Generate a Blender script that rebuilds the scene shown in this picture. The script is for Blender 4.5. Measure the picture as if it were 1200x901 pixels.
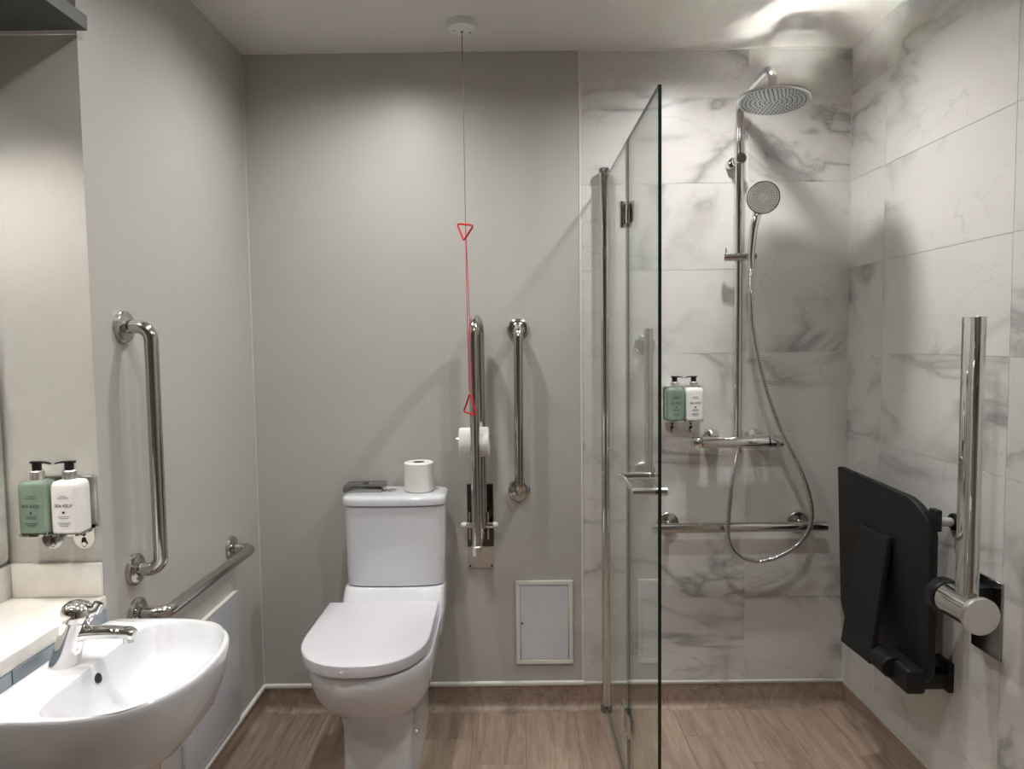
import bpy, bmesh, math, random
from mathutils import Vector, Matrix
random.seed(7)
for o in list(bpy.data.objects): bpy.data.objects.remove(o)
S = bpy.context.scene
COL = S.collection

# ------------------------------------------------------------------ camera
F_PX, PITCH, YAW, ROLL, CAM_H = 820.369, .0619293, -.00203297, -.0127045, 1.375917
cp, sp, cy, sy = math.cos(PITCH), math.sin(PITCH), math.cos(YAW), math.sin(YAW)
FW = Vector((sy*cp, cy*cp, -sp)); RT0 = Vector((cy, -sy, 0)); UP0 = RT0.cross(FW)
c_, s_ = math.cos(ROLL), math.sin(ROLL)
RT = RT0*c_ + UP0*s_; UP = UP0*c_ - RT0*s_
CAM = Vector((0, 0, CAM_H))
cam = bpy.data.cameras.new('camera'); cam_o = bpy.data.objects.new('camera', cam); COL.objects.link(cam_o)
cam.sensor_fit = 'HORIZONTAL'; cam.sensor_width = 36; cam.lens = F_PX/1200*36; cam.clip_start = .02
m = Matrix((RT, UP, -FW)).transposed().to_4x4(); m.translation = CAM
cam_o.matrix_world = m
S.camera = cam_o

def ray(px, py): return RT*((px-600)/F_PX) - UP*((py-450.5)/F_PX) + FW
def on_x(px, py, x): d = ray(px, py); return CAM + d*(x/d.x)
def on_y(px, py, y): d = ray(px, py); return CAM + d*(y/d.y)

# ------------------------------------------------------------------ view, world, lights
vs = S.view_settings
vs.view_transform = 'Standard'; vs.look = 'None'; vs.gamma = 1; vs.use_curve_mapping = False
vs.exposure = 0.72
w = bpy.data.worlds.new('world'); S.world = w; w.use_nodes = True
w.node_tree.nodes['Background'].inputs[0].default_value = (.9, .95, 1, 1)
w.node_tree.nodes['Background'].inputs[1].default_value = .05

CEIL = 2.401; XL, XR, YB, YF = -.949, 1.2166, 2.55, -.70
XA, YA = -1.167, 1.581          # alcove back wall, alcove end wall
XT = .2463                      # where the tiling starts on the back wall
LAMPS = [((-.42, 2.06), 26), ((.66, 2.08), 32), ((-.42, 1.10), 22), ((.46, 1.08), 23)]
for i, ((x, y), e) in enumerate(LAMPS):
    l = bpy.data.lights.new('downlight_lamp', 'SPOT'); l.energy = e; l.spot_size = math.radians(165); l.spot_blend = 1.0
    l.shadow_soft_size = .035; l.color = (1, .98, .952)
    o = bpy.data.objects.new('downlight_lamp', l); COL.objects.link(o); o.location = (x, y, CEIL-.012)

l = bpy.data.lights.new('canopy_lamp', 'SPOT'); l.energy = 11; l.spot_size = math.radians(112); l.spot_blend = .7; l.shadow_soft_size = .03; l.color = (1, .95, .86)
for yy in (1.30, .75):
    o = bpy.data.objects.new('canopy_lamp', l); COL.objects.link(o); o.location = (-1.06, yy, 2.055)
S.cycles.sample_clamp_indirect = 0; S.cycles.blur_glossy = 0.0; S.cycles.caustics_reflective = True

# ------------------------------------------------------------------ helpers
ROOT = {}
def tag(o, label, cat, group=None):
    o['label'] = label; o['category'] = cat
    if group: o['group'] = group
    return o
def thing(name, loc, label, cat, group=None):
    o = bpy.data.objects.new(name, None); COL.objects.link(o); o.location = loc; o.empty_display_size = .05
    ROOT[o] = Vector(loc)
    return tag(o, label, cat, group)
def obj(name, bm, mat, parent=None, smooth=40, label=None, kind=None):
    """link the bmesh (world coordinates) as one mesh object under its parent"""
    base = ROOT[parent] if parent else Vector((0, 0, 0))
    bmesh.ops.recalc_face_normals(bm, faces=bm.faces)
    if base.length: bmesh.ops.translate(bm, verts=bm.verts, vec=-base)
    me = bpy.data.meshes.new(name); bm.to_mesh(me); bm.free()
    for mm in (mat if isinstance(mat, (list, tuple)) else [mat]): me.materials.append(mm)
    if smooth:
        me.polygons.foreach_set('use_smooth', [True]*len(me.polygons))
        me.set_sharp_from_angle(angle=math.radians(smooth))
    o = bpy.data.objects.new(name, me); COL.objects.link(o)
    if parent: o.parent = parent
    ROOT[o] = base
    if label: o['label'] = label
    if kind: o['kind'] = kind
    return o
def single(name, bm, mat, label, cat, group=None, smooth=40):
    vs_ = [v.co for v in bm.verts]
    base = Vector(((min(v.x for v in vs_)+max(v.x for v in vs_))/2, (min(v.y for v in vs_)+max(v.y for v in vs_))/2, min(v.z for v in vs_)))
    bmesh.ops.translate(bm, verts=bm.verts, vec=-base)
    o = obj(name, bm, mat, None, smooth); o.location = base; ROOT[o] = base
    return tag(o, label, cat, group)
def NB(): return bmesh.new()
def box(bm, x0, x1, y0, y1, z0, z1, bev=0, seg=2):
    r = bmesh.ops.create_cube(bm, size=1)
    for v in r['verts']:
        v.co = Vector((x0+(v.co.x+.5)*(x1-x0), y0+(v.co.y+.5)*(y1-y0), z0+(v.co.z+.5)*(z1-z0)))
    if bev:
        es = list({e for v in r['verts'] for e in v.link_edges})
        bmesh.ops.bevel(bm, geom=es, offset=bev, segments=seg, affect='EDGES', profile=.5)
    return bm
def rings(bm, rs, cap0=True, cap1=True, closed=True):
    """skin a list of equally long vertex rings"""
    R = [[bm.verts.new(p) for p in r] for r in rs]
    n = len(R[0])
    for a, b in zip(R, R[1:]):
        for i in range(n if closed else n-1):
            bm.faces.new((a[i], a[(i+1) % n], b[(i+1) % n], b[i]))
    if cap0: bm.faces.new(R[0])
    if cap1: bm.faces.new(R[-1])
    return bm
def frame_of(d, ref=None):
    d = d.normalized()
    if ref is None: ref = Vector((0, 0, 1)) if abs(d.z) < .9 else Vector((1, 0, 0))
    u = d.cross(ref).normalized(); return u, u.cross(d).normalized()
def sweep(bm, pts, rad, seg=14, prof=None, ref=None, cap=True):
    """tube along points; rad number or list; prof optional list of (a,b) unit profile points"""
    pts = [Vector(p) for p in pts]
    if not isinstance(rad, (list, tuple)): rad = [rad]*len(pts)
    pr = prof or [(math.cos(2*math.pi*i/seg), math.sin(2*math.pi*i/seg)) for i in range(seg)]
    out = []; u = v = None; pd = None
    for i, p in enumerate(pts):
        a = pts[max(i-1, 0)]; b = pts[min(i+1, len(pts)-1)]
        d = (b-a).normalized()
        if u is None: u, v = frame_of(d, ref)
        else:
            q = pd.rotation_difference(d); u = q @ u; v = q @ v
        pd = d
        out.append([p + u*(c*rad[i]) + v*(s*rad[i]) for c, s in pr])
    return rings(bm, out, cap, cap)
def loop_tube(bm, pts, rad, seg=8):
    pts = [Vector(p) for p in pts]; n = len(pts); out = []
    nrm = (pts[1]-pts[0]).cross(pts[2]-pts[0]).normalized()
    for i in range(n):
        d = (pts[(i+1) % n]-pts[i-1]).normalized(); u = d.cross(nrm).normalized()
        out.append([pts[i] + u*(math.cos(2*math.pi*k/seg)*rad) + nrm*(math.sin(2*math.pi*k/seg)*rad) for k in range(seg)])
    out.append(out[0])
    rings(bm, out, False, False); bmesh.ops.remove_doubles(bm, verts=bm.verts, dist=1e-6)
    return bm
def fillet(pts, r, n=8):
    """round the inner corners of a polyline"""
    pts = [Vector(p) for p in pts]; out = [pts[0]]
    for a, b, c in zip(pts, pts[1:], pts[2:]):
        u = (a-b).normalized(); v = (c-b).normalized(); ang = u.angle(v)
        t = min(r/math.tan(ang/2), (a-b).length*.49, (c-b).length*.49)
        rr = t*math.tan(ang/2); cen = b + (u+v).normalized()*(rr/math.sin(ang/2))
        s = b+u*t - cen; e = b+v*t - cen; tot = s.angle(e); ax = s.cross(e).normalized()
        for i in range(n+1): out.append(cen + Matrix.Rotation(tot*i/n, 3, ax) @ s)
    out.append(pts[-1]); return out
def smooth_path(pts, n=10):
    pts = [Vector(p) for p in pts]; P = [pts[0]*2-pts[1]] + pts + [pts[-1]*2-pts[-2]]; out = []
    for i in range(1, len(P)-2):
        p0, p1, p2, p3 = P[i-1:i+3]
        for k in range(n):
            t = k/n
            out.append(.5*((2*p1)+(p2-p0)*t+(2*p0-5*p1+4*p2-p3)*t*t+(3*p1-p0-3*p2+p3)*t**3))
    out.append(pts[-1]); return out
def lathe(bm, org, axis, prof, seg=28):
    """prof: list of (distance along the axis, radius)"""
    axis = Vector(axis).normalized(); u, v = frame_of(axis); org = Vector(org)
    return rings(bm, [[org+axis*h+(u*math.cos(2*math.pi*i/seg)+v*math.sin(2*math.pi*i/seg))*max(r, 1e-5) for i in range(seg)] for h, r in prof])
def cyl(bm, a, b, r, seg=20, bev=0):
    a, b = Vector(a), Vector(b); L = (b-a).length
    pr = [(0, r), (L, r)] if not bev else [(0, r-bev), (bev, r), (L-bev, r), (L, r-bev)]
    return lathe(bm, a, b-a, pr, seg)
def sup(n, a, b, ex, ey=None):
    """superellipse points"""
    o = []
    for i in range(n):
        t = 2*math.pi*i/n; c, s = math.cos(t), math.sin(t)
        o.append((math.copysign(abs(c)**(2/ex), c)*a, math.copysign(abs(s)**(2/(ey or ex)), s)*b))
    return o
def rounded_poly(pts, r, n=6):
    """2-D polygon with rounded corners; r one number or a list"""
    P = [Vector((p[0], p[1], 0)) for p in pts]; out = []; N = len(P)
    for i in range(N):
        rr = r[i] if isinstance(r, (list, tuple)) else r
        a, b, c = P[i-1], P[i], P[(i+1) % N]
        if rr <= 0: out.append((b.x, b.y)); continue
        f = fillet([a, b, c], rr, n)[1:-1]; out += [(q.x, q.y) for q in f]
    return out
def slab(bm, poly, fn, t0, t1, bev=0):
    """extrude a 2-D polygon; fn(a, b, t) gives the world point; bev softens both faces"""
    if not bev: return rings(bm, [[fn(a, b, t) for a, b in poly] for t in (t0, t1)])
    cx = sum(p[0] for p in poly)/len(poly); cy2 = sum(p[1] for p in poly)/len(poly)
    def ins(d):
        n = len(poly); o = []
        area = sum(poly[i-1][0]*poly[i][1]-poly[i][0]*poly[i-1][1] for i in range(n))
        sg = 1 if area > 0 else -1
        for i in range(n):
            a, b, c = poly[i-1], poly[i], poly[(i+1) % n]
            tx, ty = c[0]-a[0], c[1]-a[1]; L = math.hypot(tx, ty) or 1
            o.append((b[0]-sg*ty/L*d, b[1]+sg*tx/L*d))
        return o
    i1, i2 = ins(bev), ins(bev*.3)
    s = 1 if t1 > t0 else -1
    L = [(i1, t0), (i2, t0+s*bev*.3), (poly, t0+s*bev), (poly, t1-s*bev), (i2, t1-s*bev*.3), (i1, t1)]
    return rings(bm, [[fn(a, b, t) for a, b in p] for p, t in L])

# ------------------------------------------------------------------ materials
def srgb(r, g, b):
    f = lambda c: c/12.92 if c <= .04045 else ((c+.055)/1.055)**2.4
    return (f(r/255), f(g/255), f(b/255), 1)
def mat(name, col, rough=.5, metal=0, **kw):
    M = bpy.data.materials.new(name); M.use_nodes = True; b = M.node_tree.nodes['Principled BSDF']
    b.inputs['Base Color'].default_value = col; b.inputs['Roughness'].default_value = rough; b.inputs['Metallic'].default_value = metal
    for k, v in kw.items(): b.inputs[k.replace('_', ' ')].default_value = v
    return M
def nodes(M): return M.node_tree.nodes, M.node_tree.links, M.node_tree.nodes['Principled BSDF']
def ramp(N, stops):
    r = N.new('ShaderNodeValToRGB'); e = r.color_ramp.elements
    while len(e) < len(stops): e.new(.5)
    for x, (p, c) in zip(e, stops): x.position = p; x.color = c if isinstance(c, tuple) else (c, c, c, 1)
    return r
def bump(M, scale, strength, dist=.001, detail=3):
    N, L, b = nodes(M); t = N.new('ShaderNodeTexNoise'); t.inputs['Scale'].default_value = scale; t.inputs['Detail'].default_value = detail
    tc = N.new('ShaderNodeTexCoord'); L.new(tc.outputs['Object'], t.inputs['Vector'])
    k = N.new('ShaderNodeBump'); k.inputs['Strength'].default_value = strength; k.inputs['Distance'].default_value = dist
    L.new(t.outputs['Fac'], k.inputs['Height']); L.new(k.outputs['Normal'], b.inputs['Normal'])
    return M
def mottled(M, col, amt=.06, scale=6):
    N, L, b = nodes(M); t = N.new('ShaderNodeTexNoise'); t.inputs['Scale'].default_value = scale; t.inputs['Detail'].default_value = 5
    tc = N.new('ShaderNodeTexCoord'); L.new(tc.outputs['Object'], t.inputs['Vector'])
    r = ramp(N, [(.3, tuple(c*(1-amt) for c in col[:3])+(1,)), (.7, tuple(min(1, c*(1+amt)) for c in col[:3])+(1,))])
    L.new(t.outputs['Fac'], r.inputs[0]); L.new(r.outputs[0], b.inputs['Base Color']); return M

PAINT = bump(mottled(mat('wall_panel', (1,)*4, .42), srgb(180, 178, 173), .02, 3), 90, .04)
CEILM = bump(mat('ceiling_paint', srgb(214, 212, 207), .7), 120, .05)
WHITE_TRIM = mat('white_trim', srgb(222, 220, 214), .35)
TRIM_GREY = mat('tile_trim', srgb(196, 194, 190), .35)
GROUT = mat('grout', srgb(214, 212, 208), .8)
CERAMIC = mat('ceramic', srgb(215, 217, 222), .07, Coat_Weight=.3)
SEATP = mat('seat_plastic', srgb(213, 212, 219), .18)
CHROME = mat('chrome', (.73, .725, .715, 1), .06, 1)
STEEL = bump(mat('polished_steel', (.52, .50, .47, 1), .13, 1), 60, .02)
SATIN = mat('satin_chrome', (.72, .71, .69, 1), .35, 1)
DARKCH = mat('dark_chrome', (.34, .34, .34, 1), .16, 1)
DARKREFL = mat('steel_painted_reflection', (.10, .10, .10, 1), .10, 1)  # polished steel with the dark reflection put into its base colour
ROSECH = mat('rose_chrome', (.82, .82, .81, 1), .035, 1)
BLACK = bump(mat('black_plastic', srgb(25, 25, 27), .5, Specular_IOR_Level=.35), 300, .15)
BLACKG = mat('black_rubber', srgb(16, 16, 17), .35)
CHARCOAL = mat('charcoal_laminate', srgb(70, 75, 76), .5)
QUARTZ = mottled(mat('quartz', (1,)*4, .22), srgb(224, 221, 215), .02, 40)
BLUETILE = mottled(mat('blue_tile', (1,)*4, .15), srgb(130, 141, 150), .06, 12)
RED = mat('red_plastic', srgb(196, 22, 44), .35)
REDCORD = mat('red_cord', srgb(190, 60, 72), .7)
GREYCORD = mat('pale_cord', srgb(120, 98, 96), .7)
PAPER = bump(mat('tissue', srgb(232, 230, 226), .95), 70, .35, .002)
CARD = mat('cardboard', srgb(120, 100, 80), .9)
WHITEPL = mat('white_plastic', srgb(226, 226, 226), .3)
PANELW = mat('white_board', srgb(206, 207, 214), .35)
HOLE = mat('hole_dark', srgb(18, 18, 18), .6)
PUMPB = mat('pump_black', srgb(14, 14, 15), .3)
NOZ = mat('nozzle_rubber', srgb(52, 58, 64), .6)
FACEG = mat('spray_face', srgb(236, 234, 226), .4)
HEADU = mat('head_underside', (.50, .54, .55, 1), .28, .8)
INKD = mat('ink_dark', srgb(40, 44, 48), .6)
INKG = mat('ink_green', srgb(34, 74, 60), .6)
INKL = mat('ink_pale', srgb(120, 140, 150), .6)
LOTION = mat('lotion_bottle', srgb(232, 230, 228), .12, Coat_Weight=.5)
MIRROR = mat('mirror_silver', (.9, .92, .91, 1), .02, 1)
DOORM = mat('door_brown', srgb(96, 78, 62), .45)
LENS = mat('lamp_lens', (1, 1, 1, 1), .4, Emission_Color=(1, .95, .88, 1), Emission_Strength=6)
PEG = mat('clear_peg', srgb(176, 176, 174), .25)
GREEN = mat('green_gel', srgb(168, 190, 175), .05, IOR=1.4, Transmission_Weight=.55)

def marble():
    M = mat('marble_tile', (1,)*4, .30, Specular_IOR_Level=.4); N, L, b = nodes(M)
    tc = N.new('ShaderNodeTexCoord'); oi = N.new('ShaderNodeObjectInfo')
    sc = N.new('ShaderNodeVectorMath'); sc.operation = 'SCALE'; sc.inputs[0].default_value = (37, 21, 53); L.new(oi.outputs['Random'], sc.inputs['Scale'])
    ad = N.new('ShaderNodeVectorMath'); L.new(tc.outputs['Object'], ad.inputs[0]); L.new(sc.outputs[0], ad.inputs[1])
    mp = N.new('ShaderNodeMapping'); mp.inputs['Rotation'].default_value = (.72, .72, 0); mp.inputs['Scale'].default_value = (1, 1, 1.9)
    L.new(ad.outputs[0], mp.inputs['Vector'])
    def noise(scale, det, dis, rough=.5):
        n = N.new('ShaderNodeTexNoise'); n.inputs['Scale'].default_value = scale; n.inputs['Detail'].default_value = det
        n.inputs['Distortion'].default_value = dis; n.inputs['Roughness'].default_value = rough
        L.new(mp.outputs[0], n.inputs['Vector']); return n
    def math_(op, a, bb=None):
        x = N.new('ShaderNodeMath'); x.operation = op
        for i, q in enumerate((a, bb)):
            if q is None: continue
            if isinstance(q, (int, float)): x.inputs[i].default_value = q
            else: L.new(q, x.inputs[i])
        return x.outputs[0]
    n1 = noise(1.25, 5, .9); d1 = math_('ABSOLUTE', math_('SUBTRACT', n1.outputs['Fac'], .5))
    v1 = ramp(N, [(0, 1.), (.012, .55), (.034, 0.)]); L.new(d1, v1.inputs[0])
    soft = ramp(N, [(0, .55), (.05, .2), (.12, 0.)]); L.new(d1, soft.inputs[0])
    n2 = noise(2.6, 6, .7, .55); d2 = math_('ABSOLUTE', math_('SUBTRACT', n2.outputs['Fac'], .52))
    v2 = ramp(N, [(0, .8), (.014, 0.)]); L.new(d2, v2.inputs[0])
    mk = noise(1.4, 2, .2); mr = ramp(N, [(.43, 0.), (.58, 1.)]); L.new(mk.outputs['Fac'], mr.inputs[0])
    mk2 = noise(1.9, 2, .5); mr2 = ramp(N, [(.44, 0.), (.60, 1.)]); L.new(mk2.outputs['Fac'], mr2.inputs[0])
    a = math_('MULTIPLY', v1.outputs[0], mr.outputs[0]); s = math_('MULTIPLY', soft.outputs[0], mr.outputs[0]); c = math_('MULTIPLY', v2.outputs[0], mr2.outputs[0])
    tot = math_('MINIMUM', math_('ADD', math_('ADD', math_('MULTIPLY', a, .5), math_('MULTIPLY', s, .30)), math_('MULTIPLY', c, .30)), .9)
    mx = N.new('ShaderNodeMix'); mx.data_type = 'RGBA'; mx.inputs['A'].default_value = srgb(206, 204, 201); mx.inputs['B'].default_value = srgb(112, 110, 108)
    L.new(tot, mx.inputs['Factor']); L.new(mx.outputs['Result'], b.inputs['Base Color'])
    return M
MARBLE = marble()

def wood():
    M = mat('wood_vinyl', (1,)*4, .42); N, L, b = nodes(M)
    tc = N.new('ShaderNodeTexCoord'); oi = N.new('ShaderNodeObjectInfo')
    sc = N.new('ShaderNodeVectorMath'); sc.operation = 'SCALE'; sc.inputs[0].default_value = (11, 31, 17); L.new(oi.outputs['Random'], sc.inputs['Scale'])
    ad = N.new('ShaderNodeVectorMath'); L.new(tc.outputs['Object'], ad.inputs[0]); L.new(sc.outputs[0], ad.inputs[1])
    mp = N.new('ShaderNodeMapping'); mp.inputs['Scale'].default_value = (9, .9, 9); L.new(ad.outputs[0], mp.inputs['Vector'])
    n = N.new('ShaderNodeTexNoise'); n.inputs['Scale'].default_value = 2.2; n.inputs['Detail'].default_value = 8; n.inputs['Distortion'].default_value = 1.6; n.inputs['Roughness'].default_value = .62
    L.new(mp.outputs[0], n.inputs['Vector'])
    r = ramp(N, [(.28, srgb(126, 108, 96)), (.5, srgb(158, 138, 123)), (.74, srgb(178, 159, 144))]); L.new(n.outputs['Fac'], r.inputs[0])
    mp2 = N.new('ShaderNodeMapping'); mp2.inputs['Scale'].default_value = (60, 2.5, 60); L.new(ad.outputs[0], mp2.inputs['Vector'])
    n2 = N.new('ShaderNodeTexNoise'); n2.inputs['Scale'].default_value = 4; n2.inputs['Detail'].default_value = 4; L.new(mp2.outputs[0], n2.inputs['Vector'])
    r2 = ramp(N, [(.35, .8), (.6, 1.)]); L.new(n2.outputs['Fac'], r2.inputs[0])
    mx = N.new('ShaderNodeMix'); mx.data_type = 'RGBA'; mx.blend_type = 'MULTIPLY'; mx.inputs['Factor'].default_value = .8
    L.new(r.outputs[0], mx.inputs['A']); L.new(r2.outputs[0], mx.inputs['B'])
    hs = N.new('ShaderNodeHueSaturation'); mm = N.new('ShaderNodeMapRange'); mm.inputs['To Min'].default_value = .92; mm.inputs['To Max'].default_value = 1.06
    L.new(oi.outputs['Random'], mm.inputs['Value']); L.new(mm.outputs[0], hs.inputs['Value']); L.new(mx.outputs['Result'], hs.inputs['Color'])
    L.new(hs.outputs[0], b.inputs['Base Color'])
    k = N.new('ShaderNodeBump'); k.inputs['Strength'].default_value = .12; k.inputs['Distance'].default_value = .001; L.new(n2.outputs['Fac'], k.inputs['Height']); L.new(k.outputs[0], b.inputs['Normal'])
    return M
WOOD = wood()

def clear_glass():
    M = bpy.data.materials.new('screen_glass'); M.use_nodes = True; N, L = M.node_tree.nodes, M.node_tree.links
    N.remove(N['Principled BSDF']); out = N['Material Output']
    t = N.new('ShaderNodeBsdfTransparent'); t.inputs[0].default_value = (.965, .985, .975, 1)
    g = N.new('ShaderNodeBsdfGlossy'); g.inputs['Roughness'].default_value = .0; g.inputs[0].default_value = (.95, .97, .96, 1)
    geo = N.new('ShaderNodeNewGeometry'); mr = N.new('ShaderNodeMapRange'); mr.inputs['To Min'].default_value = 1.5; mr.inputs['To Max'].default_value = 1/1.5
    L.new(geo.outputs['Backfacing'], mr.inputs['Value'])
    f = N.new('ShaderNodeFresnel'); L.new(mr.outputs[0], f.inputs['IOR'])
    x = N.new('ShaderNodeMixShader'); L.new(f.outputs[0], x.inputs[0]); L.new(t.outputs[0], x.inputs[1]); L.new(g.outputs[0], x.inputs[2]); L.new(x.outputs[0], out.inputs[0])
    return M
GLASS = clear_glass()
GEDGE = mat('glass_edge', srgb(16, 34, 28), .12)
SEAL = mat('clear_seal', srgb(186, 188, 186), .3, Transmission_Weight=.6)

# ------------------------------------------------------------------ the room
def struct(name, bm, m, parent=None, smooth=0):
    o = obj(name, bm, m, parent, smooth)
    if not parent: o['kind'] = 'structure'
    return o
bm = NB(); box(bm, XA-.1, XR+.1, YF-.1, YB+.1, -.10, -.003); floor = struct('floor', bm, mat('subfloor', srgb(58, 46, 38), .8))
# planks: real boards with open seams, length staggered per course
PW, PL = .184, 1.22
plank_me = {}
def shared_box(name, dx, dy, dz, m, cache, bev=0):
    k = (round(dx, 4), round(dy, 4), round(dz, 4))
    if k not in cache:
        b2 = NB(); box(b2, -dx/2, dx/2, -dy/2, dy/2, -dz/2, dz/2, bev, 1)
        me = bpy.data.meshes.new(name); b2.to_mesh(me); b2.free(); me.materials.append(m); cache[k] = me
    return cache[k]
def piece(name, me, loc, parent):
    o = bpy.data.objects.new(name, me); COL.objects.link(o); o.location = loc; o.parent = parent; return o
x0 = 1.131-PW*12; ci = 0
while x0 < XR:
    xa, xb = max(x0, XL+.0), min(x0+PW, XR); y1 = YB - (.35, .95, .62, 1.1, .2)[ci % 5]
    cuts = [YB]
    while y1 > YF: cuts.append(y1); y1 -= PL
    cuts.append(YF)
    if xb-xa > .01:
        for a, b_ in zip(cuts, cuts[1:]):
            me = shared_box('plank', xb-xa-.0010, a-b_-.0007, .004, WOOD, plank_me)
            piece('plank', me, ((xa+xb)/2, (a+b_)/2, -.002), floor)
    x0 += PW; ci += 1

bm = NB(); box(bm, XA-.1, XR+.1, YF-.1, YB+.1, CEIL, CEIL+.1); struct('ceiling', bm, CEILM)
bm = NB(); box(bm, XA-.1, XR+.1, YB+.0012, YB+.1, 0, CEIL); box(bm, XL, XT, YB, YB+.0012, 0, CEIL)
wall_back = struct('wall_back', bm, [PAINT, GROUT])
for p in wall_back.data.polygons:
    if p.center.y > YB+.0008 and p.center.y < YB+.0016: p.material_index = 1
bm = NB(); box(bm, XA-.1, XL, YA, YB+.007, 0, CEIL)              # main face and alcove end
box(bm, XA-.1, XA, YF, YA, 0, CEIL); box(bm, XA, XL, YF, YA, 0, .772)
wall_left = struct('wall_left', bm, PAINT)
bm = NB(); box(bm, XR+.0012, XR+.1, YF, YB+.007, 0, CEIL); wall_right = struct('wall_right', bm, GROUT)
bm = NB(); box(bm, XA-.1, XR+.1, YF-.1, YF, 0, CEIL); struct('wall_front', bm, mat('dark_panelling', srgb(138, 132, 124), .5))
bm = NB(); box(bm, -.35, .50, YF, YF+.04, 0, 2.04, .004); door = struct('door_1', bm, DOORM)
bm = NB(); cyl(bm, (.42, YF+.04, 1.0), (.42, YF+.09, 1.0), .011); cyl(bm, (.43, YF+.08, 1.0), (.30, YF+.08, 1.0), .010); obj('door_handle', bm, SATIN, door)
bm = NB(); box(bm, -.42, -.35, YF, YF+.05, 0, 2.11); box(bm, .50, .57, YF, YF+.05, 0, 2.11); box(bm, -.35, .50, YF, YF+.05, 2.04, 2.11); struct('trim_1', bm, WHITE_TRIM)

# marble tiles, 600 x 300, stacked
ROWS = [.098, .416, .72, 1.022, 1.322, 1.624, 1.932, 2.231, CEIL-.004]
tile_me = {}
G = .0017
for za, zb in zip(ROWS, ROWS[1:]):
    for xa, xb in ((XT+.006, .85), (.85, XR)):
        me = shared_box('tile', xb-xa-G, .007, zb-za-G, MARBLE, tile_me)
        piece('tile', me, ((xa+xb)/2, YB+.0035, (za+zb)/2), wall_back)
    for ya, yb in ((2.315, YB), (1.718, 2.315), (1.118, 1.718), (.518, 1.118), (-.082, .518), (YF, -.082)):
        me = shared_box('tile', .007, yb-ya-G, zb-za-G, MARBLE, tile_me)
        piece('tile', me, (XR+.0035, (ya+yb)/2, (za+zb)/2), wall_right)
# blue tiles under the shelf
for ya, yb in ((1.272, 1.575), (.969, 1.268), (.666, .965)):
    piece('tile', shared_box('tile', .006, yb-ya, .029, BLUETILE, tile_me), (XL+.003, (ya+yb)/2, .7575), wall_left)

# coved vinyl skirting, capped
def cove_profile():
    r = .028; o = [(.0, .0)]
    P = [(r+.003, .0005)] + [(.003+r-r*math.sin(a), r-r*math.cos(a)) for a in [math.pi/2*i/6 for i in range(1, 7)]] + [(.003, .09), (0, .09), (0, 0)]
    return P
def cove(name, fn, a, b):
    bm = NB(); rings(bm, [[fn(u, z, t) for u, z in cove_profile()] for t in (a, b)]); return struct(name, bm, WOOD, None, 50)
cove('baseboard_back', lambda u, z, t: (t, YB-u, z), XL, XR)
cove('baseboard_left', lambda u, z, t: (XL+u, t, z), YF, YB)
cove('baseboard_right', lambda u, z, t: (XR-u, t, z), YF, YB)
def cap_profile(h): return [(0, .09), (.006, .088), (.009, .09+h*.3), (.008, .09+h*.75), (.004, .09+h), (0, .09+h)]
bm = NB(); rings(bm, [[(t, YB-u, z) for u, z in cap_profile(.015)] for t in (XL, XT+.004)]); struct('trim_2', bm, WHITE_TRIM, None, 50)
bm = NB(); rings(bm, [[(XL+u, t, z) for u, z in cap_profile(.015)] for t in (YF, YB)]); struct('trim_3', bm, WHITE_TRIM, None, 50)
bm = NB(); rings(bm, [[(t, YB-u*.7, z) for u, z in cap_profile(.010)] for t in (XT+.004, XR)]); struct('trim_4', bm, TRIM_GREY, None, 50)
bm = NB(); box(bm, XT-.002, XT+.006, YB-.003, YB+.007, .09, CEIL, .001, 1); struct('trim_5', bm, WHITE_TRIM)
bm = NB(); box(bm, XT, XR, YB-.004, YB+.007, CEIL-.005, CEIL); struct('trim_6', bm, WHITE_TRIM)
bm = NB(); box(bm, XR-.004, XR+.007, YF, YB, CEIL-.005, CEIL); struct('trim_7', bm, WHITE_TRIM)
bm = NB(); cyl(bm, (XL, YB, .105), (XL, YB, CEIL-.04), .003, 10); struct('trim_8', bm, TRIM_GREY, None, 50)
bm = NB(); cyl(bm, (XR, YB, .1), (XR, YB, CEIL-.01), .0025, 8); struct('trim_9', bm, TRIM_GREY, None, 50)

# ------------------------------------------------------------------ grab rails
def grab_rail(label, a, b, n, stand, r=.0165, fr=.040, over=None, straight=False, group='polished steel grab rails'):
    a, b, n = Vector(a), Vector(b), Vector(n).normalized()
    t = thing('grab_rail', a, label, 'grab rail', group)
    A, B = a+n*stand, b+n*stand
    if not straight:
        bm = NB(); sweep(bm, fillet([a+n*.004, A, B, b+n*.004], .052, 10), r, 20); obj('tube', bm, STEEL, t)
    else:
        d = (b-a).normalized(); bm = NB(); cyl(bm, A-d*over, B+d*over, r, 24, .0015); obj('tube', bm, STEEL, t)
        for p in (a, b):
            bm = NB(); cyl(bm, p+n*.008, p+n*(stand-.004), .011); obj('post', bm, STEEL, t)
    for p in (a, b):
        bm = NB(); lathe(bm, p, n, [(0, fr), (.009, fr), (.012, fr-.003), (.0135, fr-.010), (.0135, r+.006), (.016, r+.003), (.016, 0)], 32); obj('flange', bm, STEEL, t)
    return t
grab_rail('upright polished steel grab rail on the grey side wall beside the basin alcove', (XL, 1.706, 1.422), (XL, 1.706, .822), (1, 0, 0), .069)
grab_rail('level polished steel grab rail on the grey side wall above the white boxing', (XL, 2.290, .700), (XL, 1.706, .710), (1, 0, 0), .075)
grab_rail('upright polished steel grab rail on grey wall above the small access panel', (.019, YB, 1.418), (.016, YB, .829), (0, -1, 0), .075)
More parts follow.
